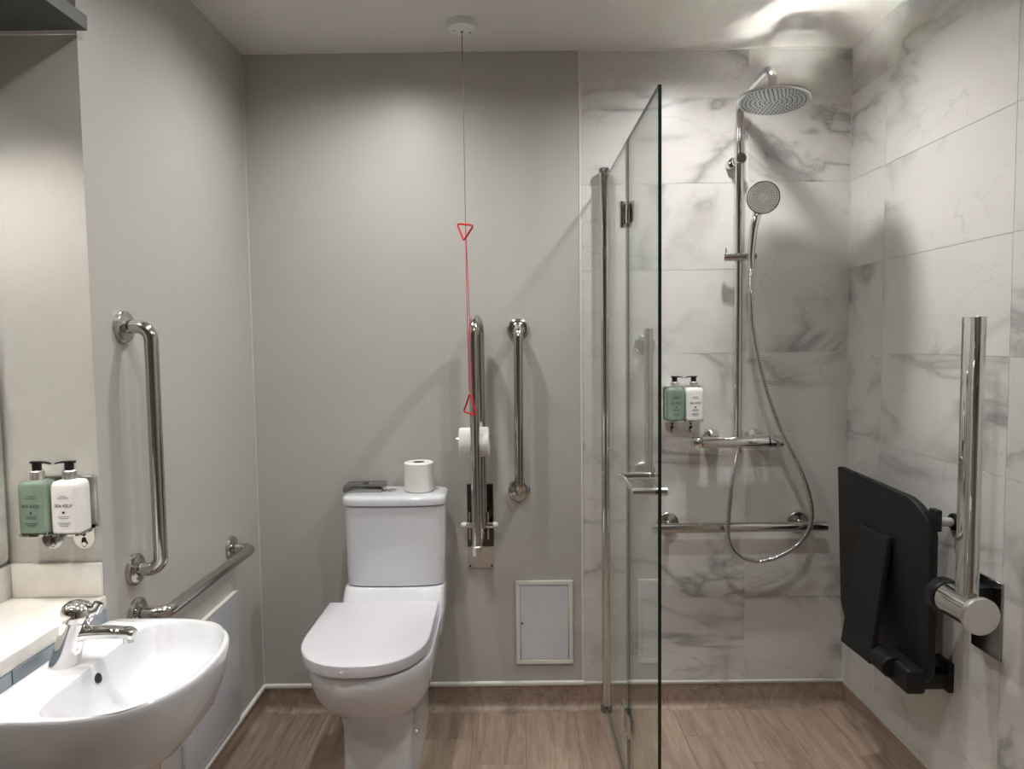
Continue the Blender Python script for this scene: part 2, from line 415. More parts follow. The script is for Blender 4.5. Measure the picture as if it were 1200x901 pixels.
grab_rail('level straight steel grab rail on marble tiles below the shower valve', (.562, YB, .700), (1.044, YB, .700), (0, -1, 0), .078, .0175, .040, .072, True)
grab_rail('upright straight steel grab rail on marble tiles behind the glass screen', (.478, YB, 1.356), (.478, YB, .893), (0, -1, 0), .078, .0165, .038, .058, True)

# ------------------------------------------------------------------ vanity shelf, canopy and mirror
t = thing('vanity_shelf', (XL, 1.0, .772), 'white stone shelf with low upstands in the alcove behind the basin', 'shelf')
bm = NB(); box(bm, XA, XL+.004, .10, YA, .772, .803, .003); obj('slab', bm, QUARTZ, t)
bm = NB(); box(bm, XA+.012, XL, YA-.012, YA, .803, .881, .003); obj('upstand', bm, QUARTZ, t)
bm = NB(); box(bm, XA, XA+.012, .10, YA, .803, .881, .003); obj('upstand', bm, QUARTZ, t)
t = thing('light_canopy', (XA, 1.0, 2.067), 'dark charcoal canopy board projecting over the mirror alcove', 'canopy')
bm = NB(); box(bm, XA, -.924, .10, YA-.001, 2.067, 2.099, .001, 1); obj('board', bm, CHARCOAL, t)
for yy in (1.30, .75):
    bm = NB(); lathe(bm, (-1.06, yy, 2.067), (0, 0, -1), [(0, .026), (.003, .026), (.004, .022), (.004, 0)], 20); obj('spot_lens', bm, LENS, t)
bm = NB(); box(bm, XA, -.945, YA-.006, YA-.001, 2.059, 2.067); obj('edge_strip', bm, WHITE_TRIM, t, label='thin white strip under the board')
t = thing('wall_mirror', (XA, .9, .885), 'frameless mirror with rounded corners on the alcove back wall', 'mirror')
P = rounded_poly([(.25, .888), (1.569, .888), (1.569, 1.95), (.25, 1.95)], .012)
bm = NB(); slab(bm, P, lambda a, b, x: (XA+x, a, b), .0, .010); obj('backing', bm, DARKCH, t)
P2 = rounded_poly([(.253, .891), (1.566, .891), (1.566, 1.947), (.253, 1.947)], .010)
bm = NB(); slab(bm, P2, lambda a, b, x: (XA+x, a, b), .010, .012); obj('glass', bm, MIRROR, t)

# ------------------------------------------------------------------ soap dispensers
def text_mesh(body, size, mat_, parent, loc, name='lettering', ext=.0):
    cu = bpy.data.curves.new('txt', 'FONT'); cu.body = body; cu.size = size; cu.align_x = 'CENTER'; cu.align_y = 'CENTER'; cu.extrude = .00015
    to = bpy.data.objects.new('txt', cu); COL.objects.link(to)
    me = bpy.data.meshes.new_from_object(to.evaluated_get(bpy.context.evaluated_depsgraph_get()))
    bpy.data.objects.remove(to); me.name = name
    Mx = Matrix.Rotation(math.pi/2, 4, 'X'); me.transform(Mx); me.transform(Matrix.Translation(Vector(loc)-ROOT[parent]))
    me.materials.clear(); me.materials.append(mat_)
    o = bpy.data.objects.new(name, me); COL.objects.link(o); o.parent = parent; ROOT[o] = ROOT[parent]; return o
def bottle(c, kind, label, group, tdx):
    x, y, z = c; W2, D2, Hh = .0325, .0275, .116
    t = thing('soap_bottle', c, label, 'bottle', group)
    def ring(s, zz, ex=4.5): return [(x+a*s, y+b*s, z+zz) for a, b in sup(36, W2, D2, ex)]
    bm = NB(); rings(bm, [ring(.93, 0), ring(.99, .002), ring(1, .006), ring(1, Hh-.018), ring(.97, Hh-.009), ring(.86, Hh-.002), ring(.6, Hh), ring(.45, Hh+.001)])
    if kind == 'green':
        obj('body', bm, GREEN, t, 60)
    else: obj('body', bm, LOTION, t, 60)
    col = obj('collar', lathe(NB(), (x, y, z+Hh), (0, 0, 1), [(0, .0135), (.001, .0145), (.019, .0145), (.021, .0125)], 24), SATIN, t, label='brushed silver collar')
    d = -tdx
    bm = NB(); cyl(bm, (x, y, z+Hh+.021), (x, y, z+Hh+.037), .0095, 16)
    sweep(bm, [(x-d*.012, y, z+Hh+.039), (x+d*.012, y, z+Hh+.039), (x+d*.024, y, z+Hh+.0375), (x+d*.031, y, z+Hh+.035)], [.0062, .0058, .0045, .003], 12, prof=[(a, b*.42) for a, b in sup(12, 1, 1, 3)])
    obj('pump', bm, PUMPB, t, label='black pump head')
    yf = y-D2-.0004; ink = INKG if kind == 'green' else INKD
    text_mesh('SEA KELP', .0098, ink, t, (x+tdx*.0, yf, z+.062))
    bm = NB(); lathe(bm, (x, yf, z+.0475), (0, -1, 0), [(0, .0032), (.0003, .0032)], 6); obj('emblem', bm, ink, t, 0)
    for k, (zz, hw) in enumerate(((.084, .008), (.079, .012), (.038, .012), (.034, .010), (.024, .014), (.0205, .011), (.017, .009))):
        bm = NB(); box(bm, x-hw, x+hw, yf-.0002, yf+.0003, z+zz, z+zz+.0011); obj('print_line', bm, INKG if kind == 'green' else INKL, t, 0)
    return t
def dispenser(xg, xw, ywall, z, where, grp):
    t = thing('bottle_holder', ((xg+xw)/2, ywall, z), 'chrome twin bottle holder with keyhole tabs '+where, 'soap holder', 'chrome twin bottle holders')
    cx = (xg+xw)/2; hw = (xw-xg)/2+.033; yb = ywall
    # back plate: one sheet whose lower edge runs out into two rounded tabs
    P = [(cx-hw, z+.120), (cx-hw, z-.026)]
    def tab(c, r=.024, zc=z-.028): return [(c-r*math.cos(a), zc-r*math.sin(a)) for a in [math.pi*i/10 for i in range(11)]]
    P = [(cx-hw, z+.118), (cx-hw, z-.004), (xg-.024, z-.006)] + tab(xg) + [(xg+.024, z-.006), (xw-.024, z-.006)] + tab(xw) + [(xw+.024, z-.006), (cx+hw, z-.004), (cx+hw, z+.118)]
    bm = NB(); slab(bm, P, lambda a, b, q: (a, yb-q, b), .0005, .0035); obj('back_plate', bm, CHROME, t, 30)
    bm = NB(); box(bm, cx-hw, cx+hw, yb-.018, yb-.002, z+.1175, z+.1195); obj('top_flange', bm, CHROME, t)
    for c in (xg, xw):
        bm = NB(); slab(bm, [(c+a, ywall-.043+b) for a, b in sup(32, .034, .0295, 4.5)], lambda a, b, q: (a, b, z+q), -.005, -.0005); obj('cup_base', bm, CHROME, t)
        bm = NB(); box(bm, c-.020, c+.020, yb-.05, yb-.0035, z-.007, z-.005); obj('arm', bm, CHROME, t)
        bm = NB(); lathe(bm, (c, yb-.0035, z-.019), (0, -1, 0), [(0, .0045), (.0006, .0045)], 14); slab(bm, sup(20, .0058, .0115, 2.4), lambda a, b, q: (c+a, yb-.0035-q, z-.037+b), 0, .0006); obj('keyhole', bm, HOLE, t, 0)
        bm = NB(); cyl(bm, (c+.002, yb-.004, z-.041), (c+.002, yb-.0075, z-.041), .0048, 12); obj('screw', bm, CHROME, t)
    yb2 = ywall-.043
    bottle((xg, yb2, z), 'green', 'green gel soap bottle with black pump '+where, grp, -1)
    bottle((xw, yb2, z), 'white', 'white lotion bottle with black pump '+where, grp, 1)
dispenser(-1.060, -.988, YA, .966, 'on the alcove wall over the stone shelf', 'pump bottles in the wall holders')
dispenser(.578, .646, YB, 1.086, 'on marble tiles beside the shower valve', 'pump bottles in the wall holders')

# ------------------------------------------------------------------ basin and tap
ZB = .745; YC = 1.365
def basin_ring(scale, z, u0, L, W, nf, nb, ub, N=72, inset=0):
    o = []
    for i in range(N):
        a = 2*math.pi*i/N; c, s = math.cos(a), math.sin(a); n = nf if c > 0 else nb
        v = math.copysign(abs(s)**(2/n), s)*W
        u = u0 + (abs(c)**(2/n)*(L-u0) if c > 0 else -abs(c)**(2/n)*(u0-ub))
        o.append((XL+u*scale if not inset else XL+u, YC+v*scale, z))
    return o
t = thing('wash_basin', (XL, YC, .30), 'white ceramic wall-hung basin with rounded front below the stone shelf', 'basin')
O = lambda s, z: basin_ring(s, z, .13, .345, .2225, 2.45, 9, .002)
def inner(s, z):
    r = basin_ring(1, z, .19, .331, .2085, 2.45, 6, .106); cx, cy3 = XL+.215, YC
    return [(cx+(p[0]-cx)*s, cy3+(p[1]-cy3)*s, z) for p in r]
bm = NB()
rings(bm, [O(.30, .530), O(.50, .535), O(.68, .553), O(.82, .585), O(.92, .630), O(.975, .680), O(.995, .715), O(1, .730), O(1, .738), O(.996, .743), O(.988, .745),
           inner(1.0, .745), inner(.985, .743), inner(.965, .736), inner(.92, .710), inner(.85, .680), inner(.72, .655), inner(.5, .642), inner(.15, .637)])
obj('bowl', bm, CERAMIC, t, 60)
bm = NB(); p = Vector((XL+.1135, 1.355, .716)); nrm = Vector((1, 0, .35)).normalized()
lathe(bm, p, nrm, [(0, .010), (.002, .010), (.002, .006)], 20); ov = obj('overflow', bm, HOLE, t)
bm = NB(); lathe(bm, (XL+.215, YC, .6365), (0, 0, 1), [(0, .022), (.004, .022), (.006, .018), (.003, .006)], 24); obj('waste', bm, CHROME, t)
bm = NB(); cyl(bm, (XL+.205, YC, .40), (XL+.205, YC, .54), .018); lathe(bm, (XL+.205, YC, .30), (0, 0, 1), [(0, .02), (.01, .032), (.11, .032), (.12, .022)], 24); cyl(bm, (XL+.205, YC, .39), (XL, YC, .39), .016); obj('trap', bm, CHROME, t)
# tap
bx, by = XL+.052, 1.358
t = thing('mixer_tap', (bx, by, ZB), 'chrome single-lever mixer tap standing on the white basin', 'tap')
bm = NB()
axis = [(bx-.006, 0, ZB), (bx-.004, 0, ZB+.004), (bx+.004, 0, ZB+.028), (bx+.013, 0, ZB+.06), (bx+.022, 0, ZB+.088)]
rad = [(.0285, .027), (.0285, .027), (.026, .025), (.0245, .024), (.0245, .024)]
rings(bm, [[(a[0]+r[0]*math.cos(2*math.pi*i/28), by+r[1]*math.sin(2*math.pi*i/28), a[2]+(-.22*r[0]*math.cos(2*math.pi*i/28) if k > 1 else 0)) for i in range(28)] for k, (a, r) in enumerate(zip(axis, rad))])
obj('body', bm, CHROME, t, 50)
bm = NB(); lathe(bm, (bx+.022, by, ZB+.089), (.25, 0, 1), [(0, .0255), (.004, .029), (.016, .0305), (.027, .028), (.035, .020), (.039, .009), (.0395, 0)], 28); cap = obj('cartridge_cap', bm, CHROME, t, 50)
bm = NB(); sweep(bm, [(bx+.030, by, ZB+.106), (bx+.050, by, ZB+.108), (bx+.064, by, ZB+.112), (bx+.069, by, ZB+.124)], [.017, .015, .012, .009], 14, prof=[(a, b*.55) for a, b in sup(14, 1, 1, 3)], ref=Vector((0, 1, 0))); obj('lever', bm, CHROME, t, 50)
bm = NB(); sweep(bm, [(bx+.012, by, ZB+.058), (bx+.045, by, ZB+.063), (bx+.09, by, ZB+.064), (bx+.128, by, ZB+.062), (bx+.137, by, ZB+.058)], [.017, .0155, .0140, .0130, .0105], 16, prof=sup(16, 1, .8, 3.2), ref=Vector((0, 0, 1))); sp_ = obj('spout', bm, CHROME, t, 50)
bm = NB(); cyl(bm, (bx+.124, by, ZB+.054), (bx+.124, by, ZB+.043), .010, 18); obj('aerator', bm, CHROME, sp_)

# ------------------------------------------------------------------ boxing on the side wall
t = thing('boxing_panel', (XL, 2.1, .12), 'flat white access board low on the grey side wall below the level rail', 'panel')
bm = NB(); box(bm, XL, XL+.012, 1.905, 2.305, .135, .545, .002); obj('board', bm, PANELW, t)
bm = NB(); box(bm, XL, XL+.015, 1.90, 2.308, .545, .552, .001, 1); obj('top_strip', bm, WHITE_TRIM, t)
bm = NB(); box(bm, XL, XL+.009, 1.905, 2.300, .112, .135, .002); obj('lower_strip', bm, PANELW, t)

# ------------------------------------------------------------------ toilet
TX = -.432
t = thing('toilet', (TX, 2.3, 0), 'white close-coupled toilet with closed lid against the grey wall', 'toilet')
def pan_ring(z, yf, yb, hw, hb, ym, nf=2.4, dx=0):
    """front half is a superellipse reaching yf, the sides run back to yb with half width hb"""
    o = []; N = 28
    for i in range(N+1):
        a = -math.pi/2 + math.pi*i/N; c, s = math.cos(a), math.sin(a)
        o.append((TX+dx+math.copysign(abs(s)**(2/nf), s)*hw, ym-abs(c)**(2/nf)*(ym-yf), z))
    for k in (.25, .5, .75, 1): o.append((TX+dx+hw+(hb-hw)*k, ym+(yb-ym)*k, z))
    for k in (1, .75, .5, .25): o.append((TX+dx-hw-(hb-hw)*k, ym+(yb-ym)*k, z))
    return o
PR = [(.0, 1.995, 2.50, .108, .105, 2.09, 2.6), (.03, 1.998, 2.50, .105, .104, 2.09, 2.6), (.12, 2.015, 2.50, .103, .104, 2.10, 2.5), (.20, 2.03, 2.50, .106, .11, 2.11, 2.4), (.245, 2.02, 2.50, .114, .12, 2.10, 2.3), (.268, 1.995, 2.50, .124, .13, 2.09, 2.2),
      (.290, 1.955, 2.50, .142, .142, 2.08, 2.15), (.318, 1.915, 2.50, .158, .154, 2.07, 2.15), (.35, 1.888, 2.50, .170, .163, 2.06, 2.15), (.39, 1.870, 2.503, .178, .171, 2.05, 2.2), (.42, 1.862, 2.505, .181, .176, 2.05, 2.25), (.450, 1.858, 2.51, .183, .178, 2.05, 2.3), (.458, 1.862, 2.51, .180, .178, 2.05, 2.3)]
bm = NB(); rings(bm, [pan_ring(*p) for p in PR]); obj('pan', bm, CERAMIC, t, 50)
# raised shelf that carries the cistern
SH = [(.40, 2.25, .168), (.44, 2.26, .172), (.47, 2.285, .176), (.497, 2.315, .175), (.520, 2.335, .174), (.532, 2.345, .172), (.536, 2.352, .170)]
bm = NB(); rings(bm, [[(TX+.012+a, 2.52+(b-1)*(2.52-yf)/2, z) for a, b in sup(40, hw, 1, 7)] for z, yf, hw in SH]); obj('cistern_shelf', bm, CERAMIC, t, 50)
def D_ring(z, yf, ybk, hw, ym, nf=2.35, dx=0, skew=.0):
    o = []; N = 36
    for i in range(N+1):
        a = -math.pi/2 + math.pi*i/N; c, s = math.cos(a), math.sin(a)
        o.append((TX+dx+math.copysign(abs(s)**(2/nf), s)*hw, ym-abs(c)**(2/nf)*(ym-yf), z))
    o += [(TX+dx+hw*.985, ybk, z), (TX+dx-hw*.985, ybk, z)]
    return o
LD = -.014
bm = NB(); rings(bm, [D_ring(.4585, 1.872, 2.30, .168, 2.06, dx=LD), D_ring(.4585, 1.868, 2.30, .172, 2.06, dx=LD), D_ring(.4655, 1.868, 2.30, .172, 2.06, dx=LD), D_ring(.4665, 1.872, 2.30, .168, 2.06, dx=LD)]); obj('seat', bm, SEATP, t, 50)
bm = NB(); rings(bm, [D_ring(.4670, 1.852, 2.312, .180, 2.06, dx=LD), D_ring(.4670, 1.849, 2.316, .184, 2.06, dx=LD), D_ring(.4985, 1.844, 2.318, .188, 2.06, dx=LD), D_ring(.5010, 1.8452, 2.317, .1868, 2.06, dx=LD), D_ring(.5020, 1.849, 2.314, .183, 2.06, dx=LD), D_ring(.5025, 1.90, 2.29, .15, 2.08, dx=LD)]); obj('seat_lid', bm, SEATP, t, 50)
for dx in (-.10, .10):
    bm = NB(); cyl(bm, (TX+LD+dx-.022, 2.325, .487), (TX+LD+dx+.022, 2.325, .487), .011, 16, .001); obj('lid_hinge', bm, SATIN, t)
# cistern
CX = -.417
def c_ring(z, yf, hw, n=6.5): return [(CX+a, 2.53+(b-1)*(2.53-yf)/2 + (abs(a/hw)**2*.012 if b < 0 else 0), z) for a, b in sup(56, hw, 1, n)]
bm = NB(); rings(bm, [c_ring(.538, 2.362, .165), c_ring(.541, 2.356, .169), c_ring(.60, 2.352, .171), c_ring(.815, 2.348, .1745), c_ring(.818, 2.352, .172)]); obj('cistern', bm, CERAMIC, t, 50)
bm = NB(); rings(bm, [c_ring(.820, 2.350, .173), c_ring(.822, 2.342, .179), c_ring(.838, 2.340, .180), c_ring(.847, 2.343, .178), c_ring(.851, 2.352, .171), c_ring(.852, 2.38, .15)]); obj('cistern_lid', bm, CERAMIC, t, 50)
bm = NB(); lathe(bm, (-.442, 2.452, .8515), (0, 0, 1), [(0, .024), (.004, .024), (.0055, .022), (.004, .019), (.0045, .017), (.0055, 0)], 28); obj('flush_button', bm, CHROME, t)
bm = NB(); lathe(bm, (TX+.1035, 2.19, .12), (1, 0, 0), [(0, .007), (.004, .006), (.005, 0)], 14); obj('screw_cap', bm, SATIN, t)

# things on the cistern
bm = NB(); ZT = .8525
t = thing('bag_dispenser', (-.534, 2.49, ZT), 'flat dark chrome bag dispenser box lying on the cistern lid', 'box')
box(bm, -.603, -.466, 2.425, 2.525, ZT, ZT+.022, .002); obj('case', bm, DARKCH, t)
bm = NB(); slab(bm, sup(28, .020, .017, 2.2), lambda a, b, q: (-.532+a, 2.477+b, ZT+.022+q), 0, .0012); sl = obj('slot_ring', bm, CHROME, t)
bm = NB(); slab(bm, sup(28, .014, .010, 2.2), lambda a, b, q: (-.532+a, 2.477+b, ZT+.0232+q), 0, .0006); obj('slot', bm, HOLE, sl, 0)
def toilet_roll(c, axis, R, L, label):
    axis = Vector(axis).normalized(); c = Vector(c)
    t = thing('toilet_roll', c, label, 'toilet roll', 'white toilet rolls')
    bm = NB(); lathe(bm, c, axis, [(0, .021), (0, R-.004), (.003, R), (L*.3, R*1.005), (L*.7, R*.998), (L-.003, R), (L, R-.004), (L, .021), (L*.5, .0208), (.0, .021)], 40)
    bmesh.ops.remove_doubles(bm, verts=bm.verts, dist=1e-6); obj('paper', bm, PAPER, t, 50)
    bm = NB(); lathe(bm, c, axis, [(.001, .0195), (.001, .0207), (L-.001, .0207), (L-.001, .0195), (.001, .0195)], 24); obj('core', bm, CARD, t, 50)
    u, v = frame_of(axis)
    bm = NB(); n = 8
    rings(bm, [[c+axis*(.002+h)+(u*math.cos(a)+v*math.sin(a))*(R+.0006+k*.0016) for k, a in ((k/n, -.5+1.1*k/n) for k in range(n+1))] for h in (0, L*.33, L*.66, L-.004)], False, False, False); obj('loose_sheet', bm, PAPER, t, 60)
    return t
toilet_roll((-.338, 2.452, ZT), (0, 0, 1), .052, .102, 'new white toilet roll standing upright on the cistern lid')

# ------------------------------------------------------------------ hinged support rail by the toilet
t = thing('hinged_support_rail', (-.127, YB, .54), 'polished steel drop-down support rail folded up beside the toilet', 'grab rail')
bm = NB(); box(bm, -.176, -.080, YB-.006, YB, .620, .853, .001, 1); obj('back_plate', bm, DARKREFL, t)
bm = NB(); box(bm, -.176, -.080, YB-.007, YB, .540, .619, .001, 1); obj('lower_plate', bm, SATIN, t, label='brushed steel lower plate')
for x_, z_ in ((-.168, .548), (-.088, .548), (-.168, .845), (-.088, .845)):
    bm = NB(); lathe(bm, (x_, YB-.006, z_), (0, -1, 0), [(0, .0045), (.002, .004), (.0028, 0)], 10); obj('screw', bm, HOLE, t)
bm = NB(); cyl(bm, (-.178, 2.505, .711), (-.080, 2.505, .711), .012); obj('hinge_pin', bm, CHROME, t)
for a, b in ((-.178, -.198), (-.080, -.060)):
    bm = NB(); lathe(bm, (a, 2.505, .711), (b-a, 0, 0), [(0, .011), (.012, .0115), (.018, .008), (.020, 0)], 18); obj('pin_cap', bm, WHITEPL, t)
for x_ in (-.165, -.098):
    bm = NB(); box(bm, x_-.003, x_+.003, 2.495, YB-.005, .66, .76, .001, 1); obj('hinge_cheek', bm, CHROME, t)
bm = NB(); sweep(bm, fillet([(-.134, 2.395, .645), (-.134, 2.365, 1.452), (-.118, 2.490, 1.452), (-.118, 2.505, .700)], .058, 12), .0165, 20); obj('tube', bm, STEEL, t)
bm = NB(); cyl(bm, (-.134, 2.395, .632), (-.134, 2.395, .668), .0195, 20, .002); obj('end_sleeve', bm, SATIN, t)
bm = NB(); sweep(bm, fillet([(-.134, 2.395, .66), (-.128, 2.45, .66), (-.120, 2.505, .70)], .02, 5), .012, 14); obj('brace', bm, STEEL, t)
bm = NB(); sweep(bm, fillet([(-.120, 2.495, 1.035), (-.120, 2.430, 1.041), (-.200, 2.430, 1.036)], .012, 5), .005, 10); cyl(bm, (-.12, 2.43, 1.041), (-.078, 2.43, 1.044), .005); obj('roll_arm', bm, CHROME, t)
toilet_roll((-.191, 2.430, 1.024), (1, 0, .03), .0515, .104, 'white toilet roll hung on the folded support rail')

# ------------------------------------------------------------------ emergency pull cord
PX, PY = -.152, 2.324
t = thing('pull_cord', (PX, PY, CEIL), 'red emergency pull cord with two triangles hanging from a white ceiling rose', 'pull cord')
bm = NB(); lathe(bm, (PX, PY, CEIL), (0, 0, -1), [(0, .049), (.012, .049), (.020, .046), (.025, .036), (.027, .012), (.027, 0)], 32); ro = obj('ceiling_rose', bm, WHITEPL, t)
for dx, dy in ((-.026, -.008), (.026, .010)):
    bm = NB(); lathe(bm, (PX+dx, PY+dy, CEIL-.0262), (0, 0, -1), [(0, .003), (.001, .003)], 10); obj('screw_hole', bm, HOLE, ro)
bm = NB(); lathe(bm, (PX, PY, CEIL-.0265), (0, 0, -1), [(0, .0045), (.003, .003)], 10); obj('cord_hole', bm, HOLE, ro)
P1 = on_y(545.5, 262, PY); P2 = on_y(551, 459, 2.318)
def midp(a, b, dx): return [a, a.lerp(b, .3)+Vector((dx, 0, 0)), a.lerp(b, .7)+Vector((dx, 0, 0)), b]
bm = NB(); sweep(bm, [(PX, PY, CEIL-.028), (PX+.001, PY, 2.1), P1], .0014, 6); obj('cord', bm, GREYCORD, t, label='thin pale cord')
for q, dx in ((P2+Vector((-.003, 0, 0)), -.001), (P2+Vector((.006, 0, 0)), .001)):
    bm = NB(); sweep(bm, midp(P1, q, dx), .0015, 6); obj('cord', bm, REDCORD, t, label='thin red cord')
def triangle(pix):
    V = [on_y(x, y, yy) for x, y, yy in pix]
    pts = []
    for i in range(3):
        a, b, c = V[i-1], V[i], V[(i+1) % 3]; pts += fillet([a, b, c], .005, 5)[1:-1]
    return loop_tube(NB(), pts, .0032, 10)
obj('triangle', triangle([(535.5, 262, 2.350), (555, 264, 2.298), (543.5, 282, 2.33)]), RED, t)
obj('triangle', triangle([(551.5, 459, 2.318), (543.5, 482, 2.330), (558, 487, 2.300)]), RED, t)

# ------------------------------------------------------------------ access panel on the back wall
t = thing('access_panel', (.105, YB, .171), 'small white access hatch low on the grey back wall', 'access panel')
bm = NB(); xa, xb, za, zb = -.001, .210, .172, .488; fw = .015
for q in ((xa, xb, zb-fw, zb), (xa, xb, za, za+fw), (xa, xa+fw, za+fw, zb-fw), (xb-fw, xb, za+fw, zb-fw)): box(bm, q[0], q[1], YB-.008, YB, q[2], q[3], .0012, 1)
obj('frame', bm, WHITE_TRIM, t)
bm = NB(); box(bm, xa+fw+.0015, xb-fw-.0015, YB-.006, YB-.001, za+fw+.0015, zb-fw-.0015, .001, 1); dr = obj('door', bm, PANELW, t)
bm = NB(); lathe(bm, (.021, YB-.006, .328), (0, -1, 0), [(0, .005), (.0015, .005), (.0015, .003)], 14); obj('latch', bm, DARKCH, dr)

# ------------------------------------------------------------------ glass shower screen
GX = .335; gz0, gz1 = .012, 1.943
t = thing('shower_screen', (GX, 2.05, 0), 'folding clear glass shower screen hinged on a chrome wall post', 'shower screen')
bm = NB(); cyl(bm, (.331, 2.522, .010), (.331, 2.522, 1.972), .0165, 24, .003); post = obj('wall_post', bm, CHROME, t)
bm = NB(); lathe(bm, (.331, 2.522, .0), (0, 0, 1), [(0, .021), (.018, .021), (.024, .0175)], 24); obj('foot_collar', bm, DARKCH, post)
bm = NB(); lathe(bm, (.331, 2.522, 1.968), (0, 0, 1), [(0, .019), (.012, .019), (.016, .014)], 24); obj('post_cap', bm, DARKCH, post)
bm = NB(); box(bm, .322, .340, 2.533, YB, .10, 1.96, .001, 1); obj('wall_channel', bm, SATIN, post)
for ya, yb in ((1.600, 2.038), (2.052, 2.510)):
    bm = NB(); box(bm, GX-.004, GX+.004, ya, yb, gz0, gz1)
    o = obj('glass_pane', bm, [GLASS, GEDGE], t, 0)
    for p in o.data.polygons:
        if abs(p.normal.x) < .5: p.material_index = 1
bm = NB(); box(bm, GX-.0035, GX+.0035, 2.0385, 2.0515, gz0+.01, gz1-.005); obj('seal', bm, SEAL, t, label='clear vertical seal between the panes')
bm = NB(); box(bm, GX-.006, GX+.006, 2.052, 2.51, .001, .011); obj('bottom_seal', bm, SEAL, t)
bm = NB(); box(bm, GX-.006, GX+.006, 1.60, 2.038, .001, .011); obj('bottom_seal', bm, SEAL, t)
for z_ in (1.735, .235):
    bm = NB(); cyl(bm, (GX-.016, 2.045, z_-.038), (GX-.016, 2.045, z_+.038), .0085, 16, .001); hk = obj('hinge', bm, CHROME, t)
    for ya, yb in ((1.985, 2.040), (2.050, 2.105)):
        bm = NB(); box(bm, GX-.012, GX-.004, ya, yb, z_-.030, z_+.030, .002); obj('hinge_plate', bm, CHROME, hk)
        bm = NB(); box(bm, GX+.004, GX+.010, ya, yb, z_-.030, z_+.030, .002); obj('hinge_plate', bm, CHROME, hk)
# double-sided pull handle through the near pane
hz = 1.019
bm = NB()
for x_ in (.281, .350): sweep(bm, [(x_, 1.622, hz), (x_, 1.818, hz)], .0065, 12)
cyl(bm, (.274, 1.622, hz), (.357, 1.622, hz), .0095, 18, .001)
cyl(bm, (.274, 1.818, hz), (.357, 1.818, hz), .0095, 18, .001)
obj('pull_handle', bm, CHROME, t)

# ------------------------------------------------------------------ shower column
RX, RY = .797, 2.482
t = thing('shower_column', (RX, YB, 1.0), 'chrome shower column with round overhead rose on marble tiles', 'shower')
bm = NB(); sweep(bm, fillet([(RX, RY, 1.01), (RX, RY, 2.196), (RX+.004, 2.195, 2.200), (RX+.008, 2.190, 2.130)], .045, 12), .0143, 20); obj('riser_pipe', bm, CHROME, t)
HC = Vector((RX+.009, 2.190, 2.102)); ax = Vector((-.06, -.07, -1)).normalized()
bm = NB(); lathe(bm, HC-ax*.036, ax, [(0, .014), (.014, .0145), (.022, .017), (.028, .02), (.0295, .06), (.0308, .094), (.0311, .100), (.0345, .1065), (.040, .1070), (.042, .1045)], 48); hd = obj('overhead_rose', bm, ROSECH, t, 30)
bm = NB(); lathe(bm, HC+ax*.0055, ax, [(0, .1035), (.0015, .1030), (.0018, .09)], 48); obj('spray_plate', bm, HEADU, hd)
bm = NB(); u, v = frame_of(ax)
for k, r_ in enumerate((.012, .026, .040, .054, .068, .081, .093)):
    n = 6+7*k
    for i in range(n):
        a = 2*math.pi*(i+.5*(k % 2))/n; lathe(bm, HC+ax*.0068+(u*math.cos(a)+v*math.sin(a))*r_, ax, [(0, .0024), (.0022, .0017)], 6)
obj('nozzles', bm, NOZ, hd, 0, kind='stuff')
# wall bracket
bm = NB(); sweep(bm, [(RX-.006, YB, 1.993), (RX-.004, RY+.012, 1.996)], .016, 18); br = obj('wall_bracket', bm, CHROME, t)
bm = NB(); lathe(bm, (RX-.008, YB, 1.993), (0, -1, 0), [(0, .021), (.030, .021), (.033, .018)], 24); obj('bracket_base', bm, CHROME, br)
bm = NB(); cyl(bm, (RX, RY+.02, 1.997), (RX, RY-.022, 1.997), .0185, 20, .002); obj('bracket_knob', bm, STEEL, br)
# slider
bm = NB(); cyl(bm, (.744, RY, 1.659), (.853, RY-.018, 1.659), .0135, 20, .001); sl = obj('slider', bm, CHROME, t)
bm = NB(); cyl(bm, (.752, RY, 1.668), (.752, RY, 1.692), .003, 10); obj('slider_lever', bm, CHROME, sl)
# hand shower
h0 = on_y(881, 312, 2.445); h1 = on_y(880.5, 298, 2.44); h2 = on_y(883, 272, 2.432); h3 = on_y(886, 256, 2.430); h4 = on_y(889, 246, 2.432)
bm = NB(); sweep(bm, smooth_path([h0, h1, h2, h3, h4], 6), [.011+.004*min(1, i/24) for i in range(25)], 18); hs = obj('hand_shower', bm, CHROME, t, 50)
HS = on_y(894.5, 231.5, 2.402); na = Vector((-.34, -.88, -.12)).normalized()
bm = NB(); lathe(bm, HS-na*.026, na, [(0, .010), (.006, .028), (.014, .045), (.021, .0535), (.026, .055), (.028, .0535)], 36); obj('spray_head', bm, CHROME, hs, 40)
bm = NB(); lathe(bm, HS+na*.0015, na, [(0, .0505), (.0015, .050), (.002, .045)], 36); obj('spray_face', bm, FACEG, hs)
bm = NB(); u, v = frame_of(na)
for r_, n in ((.020, 16), (.028, 24), (.036, 30), (.044, 36)):
    for i in range(n):
        a = 2*math.pi*(i+.3)/n; lathe(bm, HS+na*.0032+(u*math.cos(a)+v*math.sin(a))*r_, na, [(0, .0018), (.0012, .0013)], 6)
obj('spray_jets', bm, NOZ, hs, 0, kind='stuff')
